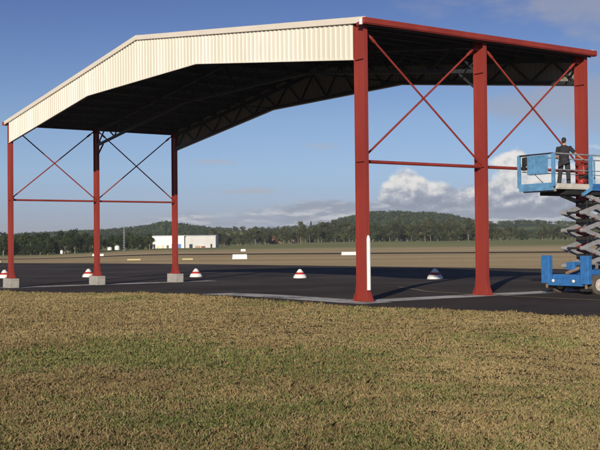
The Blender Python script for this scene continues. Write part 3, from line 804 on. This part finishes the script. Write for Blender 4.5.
# ------------------------------------------------------------------ hills with woods
SKY1 = [(-160, 246), (0, 240), (20, 237), (60, 234), (100, 233), (130, 230), (150, 228), (165, 225), (185, 227), (200, 229), (230, 231), (255, 230), (280, 229), (300, 229), (320, 228), (338, 222), (355, 218), (372, 215), (400, 214.5), (432, 215.5), (448, 217.5), (463, 221), (480, 223.5), (500, 224), (520, 224), (545, 223.5), (570, 224.5), (600, 226.5), (760, 233)]
def prof(xs): return np.interp(xs, [p_[0] for p_ in SKY1], [p_[1] for p_ in SKY1])
RH = 1500.0
def hor(x): return 241.4-.00967*(x-300)
def hillz(q, r):       # q = a/b, r = distance
    x = q*F+300
    top = CAMZ+(hor(x)-prof(np.clip(x, -160, 760)))*RH/F
    roll = 1+.10*np.sin(q*37+r*.004)*np.sin(r*.007+q*11)
    t = ss((r-690)/(RH-690))
    return 1.0*ss((r-640)/60)*.0+top*t*np.where(r < RH-5, roll*.0+1, 1)-ss((r-RH)/900)*top*.8+1.2*np.sin(q*90+r*.01)*ss((r-760)/200)*(1-ss((r-RH+200)/150))
rr_ = np.concatenate([np.linspace(690, 1560, 90), np.linspace(1600, 2600, 12)])
qq = np.linspace(-.75, .75, 400)
RR, QQ = np.meshgrid(rr_, qq, indexing='ij')
HZ = hillz(QQ, RR)-.4
V = np.stack([QQ*RR, RR, HZ+np.where(RR < 700, -3, 0)], -1)
n0, n1_ = RR.shape; i0 = (np.arange(n0-1)[:, None]*n1_+np.arange(n1_-1)[None, :]).ravel()
o = obj_of(arrays_mesh('hills', V.reshape(-1, 3), np.stack([i0, i0+1, i0+n1_+1, i0+n1_], 1).ravel(), 4, M['hill']), 'hills'); tag(o, kind='structure')
o.data.polygons.foreach_set('use_smooth', [True]*len(o.data.polygons))
# woods on the slopes: tree-sized clumps, left thin where pasture shows
N = 5200
q = rng.uniform(-.45, .45, N*3); r = rng.uniform(720, 1540, N*3)**1.0
x = q*F+300
def vnoise(a, b, s, seed):
    g_ = np.random.default_rng(seed).uniform(0, 1, (64, 64)); a = a/s; b = b/s
    ia = np.floor(a).astype(int); ib = np.floor(b).astype(int); fa = a-ia; fb = b-ib; fa = fa*fa*(3-2*fa); fb = fb*fb*(3-2*fb)
    w_ = lambda i, j: g_[i % 64, j % 64]
    return (w_(ia, ib)*(1-fa)+w_(ia+1, ib)*fa)*(1-fb)+(w_(ia, ib+1)*(1-fa)+w_(ia+1, ib+1)*fa)*fb
dens = vnoise(q*r, r, 60, 3)*.6+vnoise(q*r, r*.6, 22, 4)*.4
keep_p = np.where((x > 335) & (x < 465), 1.0, np.where(x < 205, .95, np.where((x > 465), .42, .42)))
keep = dens < keep_p*1.0
keep &= (rng.uniform(size=N*3) < np.where(keep_p > .9, .85, .7))
q, r = q[keep][:N], r[keep][:N]
k = len(q); per = 46
cent = np.stack([q*r, r, hillz(q, r)+1.2+rng.uniform(-.6, 1.0, k)], 1); rad = rng.uniform(2.0, 3.6, k)
cnt = k*per; idx = np.repeat(np.arange(k), per)
d = rng.normal(size=(cnt, 3)); d /= np.linalg.norm(d, axis=1)[:, None]
P = cent[idx]+d*(rad[idx]*rng.uniform(.5, 1.1, cnt))[:, None]
nn = d+rng.normal(size=(cnt, 3))*.5; nn /= np.linalg.norm(nn, axis=1)[:, None]
a = np.cross(nn, rng.normal(size=(cnt, 3))); a /= np.linalg.norm(a, axis=1)[:, None]; b2 = np.cross(nn, a); s1 = rng.uniform(.5, 1.1, (cnt, 1))
V = np.stack([P-a*s1, P-b2*s1*.8, P+a*s1, P+b2*s1*.8], 1).reshape(-1, 3)
base = DNS[rng.integers(0, 4, k)]*rng.uniform(.8, 1.6, (k, 1))
o = obj_of(arrays_mesh('woods', V, np.arange(cnt*4), 4, M['woodleaf'], np.repeat(base[idx]*rng.uniform(.8, 1.2, (cnt, 1)), 4, 0)), 'woods'); tag(o, 'dark woodland covering the distant hill slopes', 'woods', kind='stuff')
# pines that stand out on the ridge
def ridge_tree(x, y_top, label, b_=1250, kind='pine', sc=None):
    q_ = (x-300)/F; z0 = float(hillz(np.array(q_), np.array(float(b_))))
    zt = CAMZ+(hor(x)-y_top)*b_/F
    first = (kind, 0) not in used; used.add((kind, 0)); pr = protos[kind][0] if first else copy_tree(protos[kind][0]); pr.location = (q_*b_, b_, z0-1); s_ = (zt-z0+1)/14.0; pr.scale = (s_*.9, s_*.9, s_); pr.rotation_euler = (0, 0, x)
    tag(pr, label, 'tree', 'lone trees on the ridge')
ridge_tree(311, 220.5, 'tall dark pine standing above the treeline left of the nearest post')
ridge_tree(322.5, 221.5, 'second dark pine right beside the tall one on the ridge')
for i, xx in enumerate((184, 187, 190.5)): ridge_tree(xx, 222.5+.4*i, 'dark pine in the small ridge clump above the white shed', kind='pine')

# ------------------------------------------------------------------ grass
def grass(N, bmin, bmax):
    u = rng.uniform(size=N)
    b_ = (bmin**-.35+u*(bmax**-.35-bmin**-.35))**(-1/.35)                 # denser near the camera
    a_ = rng.uniform(-1, 1, N)*(.36*b_+2.5)
    # tufting
    tuft = vnoise(a_+100, b_+100, .35, 5)*.6+vnoise(a_+50, b_+80, .11, 6)*.4
    ok = rng.uniform(size=N) < .35+tuft
    # stay off the apron: test against the near edge
    E = np.array(NEAR)
    ed = np.full(N, 1e9); inside = np.zeros(N, bool)
    for (x0, y0), (x1, y1) in zip(E[:-1], E[1:]):
        dx, dy = x1-x0, y1-y0; L2 = dx*dx+dy*dy; t = np.clip(((a_-x0)*dx+(b_-y0)*dy)/L2, 0, 1)
        dd = np.hypot(a_-x0-t*dx, b_-y0-t*dy); sgn = (dx*(b_-y0)-dy*(a_-x0)) > 0
        m_ = dd < ed; ed = np.where(m_, dd, ed); inside = np.where(m_, sgn, inside)
    sd = np.where(inside, ed, -ed)      # >0 on the asphalt
    ok &= sd < -.05+.9*(vnoise(a_+9, b_+9, 1.1, 8)*.6+vnoise(a_, b_, .35, 9)*.4-.45)
    a_, b_, tuft, sd = a_[ok], b_[ok], tuft[ok], sd[ok]; n = len(a_)
    X = rng.uniform(.45, 1.2, n)*np.where(rng.uniform(size=n) < .04, 1.7, 1)*(.55+.9*vnoise(a_+70, b_+70, 1.9, 61))*(.016+.027*tuft)*(1+.012*b_)
    edge = np.exp(-(sd/.5)**2); X *= 1+.7*edge*vnoise(a_, b_, 1.3, 12)
    wd = (.0028+.00038*b_)*rng.uniform(.7, 1.3, n)
    th = rng.uniform(0, 2*np.pi, n); lean = rng.uniform(.2, 1.3, n)*X; la = rng.uniform(0, 2*np.pi, n)
    z = H(a_, b_)-.005+.030*vnoise(a_+7, b_+7, .34, 41)*(vnoise(a_+3, b_+3, .16, 42)+.4)
    base = np.stack([a_, b_, z], 1); sv = np.stack([np.cos(th)*wd, np.sin(th)*wd, np.zeros(n)], 1)
    tip = base+np.stack([np.cos(la)*lean, np.sin(la)*lean, X], 1); mid = base+np.stack([np.cos(la)*lean*.3, np.sin(la)*lean*.3, X*.6], 1)
    V = np.stack([base-sv, base+sv, mid+sv*.7, tip, mid-sv*.7], 1).reshape(-1, 3)
    # colour: straw, brown thatch, green patches
    g1 = vnoise(a_+300, b_*.6+300, 2.6, 21)*.55+vnoise(a_, b_, .8, 22)*.3+vnoise(a_, b_, .2, 23)*.25
    gp = np.exp(-(((a_+2.4)/2.4)**2+((b_-18.5)/3.0)**2))*.42+np.exp(-(((a_+4.6)/1.6)**2+((b_-17)/2.5)**2))*.28+np.exp(-(((a_-.0)/2.2)**2+((b_-17.5)/1.2)**2))*.16
    gp = gp+.12*np.clip((13-b_)/5, 0, 1)*np.clip(-a_/3, 0, 1)
    gf = np.clip((g1+gp*1.15-.52)*1.9, .06, .68)[:, None]
    straw = np.array([.49, .38, .19]); brown = np.array([.285, .205, .10]); green = np.array([.185, .215, .070])
    bt = np.clip(vnoise(a_+40, b_*.7, 1.7, 31)*.35+vnoise(a_+4, b_*.8, .22, 33)*.35+rng.uniform(0, .55, n)-.22-.3*edge+.16*np.clip((b_-14)/14, 0, 1)+.03*a_*14/b_, 0, 1)[:, None]
    dry = brown*(1-bt)+straw*bt
    lum = (.82+.42*(vnoise(a_+60, b_*.75, 1.1, 51)*.35+vnoise(a_+20, b_*.7, 3.3, 52)*.35+vnoise(a_, b_, .3, 53)*.3))[:, None]
    isg = (rng.uniform(size=n)[:, None] < gf)
    col = np.where(isg, green*rng.uniform(.7, 1.4, (n, 1)), dry*rng.uniform(.75, 1.2, (n, 1)))*lum
    print('blades', n)
    return arrays_mesh('grass', V, np.arange(n*5), 5, M['blade'], np.repeat(col, 5, 0))
o = obj_of(grass(900000, 8.3, 60), 'grass'); tag(o, 'dry brown mown grass with green patches in the foreground', 'grass', kind='stuff')

# ------------------------------------------------------------------ light
SE = R(15.6); az = math.atan2(.245, .970)
dvec = Vector((math.sin(az)*math.cos(SE), math.cos(az)*math.cos(SE), -math.sin(SE)))
sl = bpy.data.lights.new('sun', 'SUN'); so = bpy.data.objects.new('sun', sl); C.objects.link(so)
so.rotation_euler = dvec.to_track_quat('-Z', 'Y').to_euler(); sl.energy = 4.7; sl.angle = R(.5); sl.color = (1, .89, .74)
w = bpy.data.worlds.new('World'); S.world = w; w.use_nodes = True; nt = w.node_tree
bg = nt.nodes['Background']; bg.inputs[1].default_value = .10
sk = nt.nodes.new('ShaderNodeTexSky'); sk.sky_type = 'NISHITA'; sk.sun_disc = False; sk.sun_elevation = SE; sk.sun_rotation = math.pi+az
sk.altitude = 800; sk.air_density = 1.0; sk.dust_density = .25; sk.ozone_density = 3.0
tc = nt.nodes.new('ShaderNodeTexCoord'); sp = nt.nodes.new('ShaderNodeSeparateXYZ'); link(nt, tc.outputs['Generated'], sp.inputs[0])
AZ = mth(nt, 'MULTIPLY', mth(nt, 'ARCTAN2', sp.outputs[0], sp.outputs[1]), 57.2958)
EL = mth(nt, 'MULTIPLY', mth(nt, 'ARCSINE', sp.outputs[2]), 57.2958)
def wn_(sx_, sy_, detail=6, rough=.6, seed=0., dx=0., dy=0., dist=0):
    cb = nt.nodes.new('ShaderNodeCombineXYZ')
    link(nt, mth(nt, 'MULTIPLY_ADD', AZ, sx_, dx*sx_), cb.inputs[0]); link(nt, mth(nt, 'MULTIPLY_ADD', EL, sy_, dy*sy_), cb.inputs[1]); cb.inputs[2].default_value = seed
    n = nt.nodes.new('ShaderNodeTexNoise'); n.inputs['Scale'].default_value = 1; n.inputs['Detail'].default_value = detail; n.inputs['Roughness'].default_value = rough
    n.inputs['Distortion'].default_value = dist
    link(nt, cb.outputs[0], n.inputs['Vector']); return n.outputs['Fac']
def gauss(ca, ce, wa, we, k=1.0):
    a_ = mth(nt, 'POWER', mth(nt, 'MULTIPLY', mth(nt, 'SUBTRACT', AZ, ca), 1/wa), 2); 
    e_ = mth(nt, 'POWER', mth(nt, 'MULTIPLY', mth(nt, 'SUBTRACT', EL, ce), 1/we), 2)
    return mth(nt, 'MULTIPLY', mth(nt, 'EXPONENT', mth(nt, 'MULTIPLY', mth(nt, 'ADD', a_, e_), -1)), k)
def addl(*v):
    r_ = v[0]
    for q_ in v[1:]: r_ = mth(nt, 'ADD', r_, q_)
    return r_
def P2(x, y): return ((x-300)/18.24, (241-y)/18.24)
def G(x, y, wx, wy, k=1.): c_ = P2(x, y); return gauss(c_[0], c_[1], wx/18.24, wy/18.24, k)
tint = ramp(nt, mth(nt, 'DIVIDE', EL, 30), [(0, (.50, .54, .90)), (.05, (.53, .56, .88)), (.13, (.67, .69, .92)), (.22, (.70, .69, .84)), (.43, (.48, .49, .71)), (.8, (.48, .46, .62))])
col = mixc(nt, 1.0, sk.outputs[0], tint, 'MULTIPLY')
W10 = lambda r_, g_, b_: (r_*10, g_*10, b_*10)
# soft high grey-mauve cloud, upper right
nA = wn_(.22, .55, 6, .6, 3.1)
mA = addl(G(565, 15, 90, 22, .42), G(450, 12, 110, 14, .16), G(600, 50, 40, 14, .25), G(560, 105, 60, 30, .42), G(505, 118, 55, 25, .30), G(590, 120, 60, 30, .30))
dA = mth(nt, 'MULTIPLY', sstep(nt, mth(nt, 'ADD', nA, mth(nt, 'MULTIPLY', mA, .85)), .62, 1.0), .62)
col = mixc(nt, dA, col, W10(.36, .37, .43))
# faint streaks across the middle
nB = wn_(.16, 1.5, 6, .6, 9.3)
mB = addl(G(258, 191, 45, 5, .34), G(215, 162, 45, 4, .20), G(320, 146, 25, 4, .22), G(345, 165, 25, 4, .18), G(150, 204, 60, 5, .16), G(60, 210, 60, 6, .12))
dB = mth(nt, 'MULTIPLY', sstep(nt, mth(nt, 'ADD', nB, mB), .60, .86), .65)
dB = mth(nt, 'MULTIPLY', dB, sstep(nt, mB, .03, .12))
col = mixc(nt, dB, col, W10(.44, .45, .50))
# low bank near the horizon
nC = wn_(.30, 1.25, 7, .62, 15.2)
mC = addl(G(300, 216, 120, 12, .24), G(335, 207, 38, 7, .24), G(560, 205, 110, 22, .34), G(430, 215, 110, 14, .30), G(200, 222, 50, 8, .14))
dC = sstep(nt, mth(nt, 'ADD', nC, mC), .57, .80)
dC = mth(nt, 'MULTIPLY', dC, sstep(nt, mC, .03, .12))
nC2 = wn_(.30, 1.25, 7, .62, 15.2, dx=.25, dy=-.22)
litC = sstep(nt, mth(nt, 'SUBTRACT', nC, nC2), -.05, .13)
cC = mixc(nt, litC, W10(.30, .34, .42), W10(.66, .67, .69))
col = mixc(nt, mth(nt, 'MULTIPLY', dC, .85), col, cC)
# cumulus
def cum_density(dx, dy):
    n = wn_(.62, .80, 7, .54, 27.7, dx, dy, .15)
    return n
nD = cum_density(0, 0); nD2 = cum_density(-.16, .30)
mD = addl(G(405, 188, 22, 17, .50), G(428, 196, 26, 12, .34), G(390, 200, 20, 12, .26), G(470, 200, 55, 13, .42), G(525, 190, 38, 22, .50), G(510, 162, 22, 12, .36), G(580, 195, 50, 24, .46), G(596, 165, 20, 16, .34), G(545, 207, 60, 8, .35))
thr = mth(nt, 'ADD', mth(nt, 'MULTIPLY', nD, .75), mD)
dD = mth(nt, 'MULTIPLY', sstep(nt, thr, .57, .76), sstep(nt, mD, .03, .12))
hgt = sstep(nt, EL, 1.2, 3.4)                                       # flat grey bases, bright heads
lit = mth(nt, 'ADD', mth(nt, 'MULTIPLY', mth(nt, 'SUBTRACT', nD, nD2), 3.4), mth(nt, 'MULTIPLY', hgt, .85), clamp=False)
lit = sstep(nt, lit, -.05, 1.15)
cD = ramp(nt, lit, [(0, (2.7, 3.05, 3.9)), (.4, (4.2, 4.6, 5.4)), (.7, (6.6, 6.7, 6.8)), (1, (8.6, 8.4, 8.1))])
col = mixc(nt, dD, col, cD)
link(nt, col, bg.inputs[0])
v = S.view_settings; v.view_transform = 'Standard'; v.look = 'None'; v.exposure = 0; v.gamma = 1; v.use_curve_mapping = False
S.cycles.max_bounces = 4
S.cycles.transparent_max_bounces = 4
S.cycles.diffuse_bounces = 2

# ------------------------------------------------------------------ thin air haze (closed box round the whole place)
HD = 1.3e-4
hb = MB(); hb.box((0, 1500, 43), (9000, 7400, 92)); ho = hb.build('haze', bpy.data.materials.new('thin_haze')); tag(ho, kind='stuff')
m = ho.data.materials[0]; m.use_nodes = True; nt = m.node_tree; nt.nodes.remove(nt.nodes['Principled BSDF'])
pv = nt.nodes.new('ShaderNodeVolumePrincipled'); pv.inputs['Density'].default_value = HD; pv.inputs['Color'].default_value = (.80, .88, 1, 1)
pv.inputs['Anisotropy'].default_value = 0
link(nt, pv.outputs[0], nt.nodes['Material Output'].inputs['Volume'])
S.cycles.volume_bounces = 0
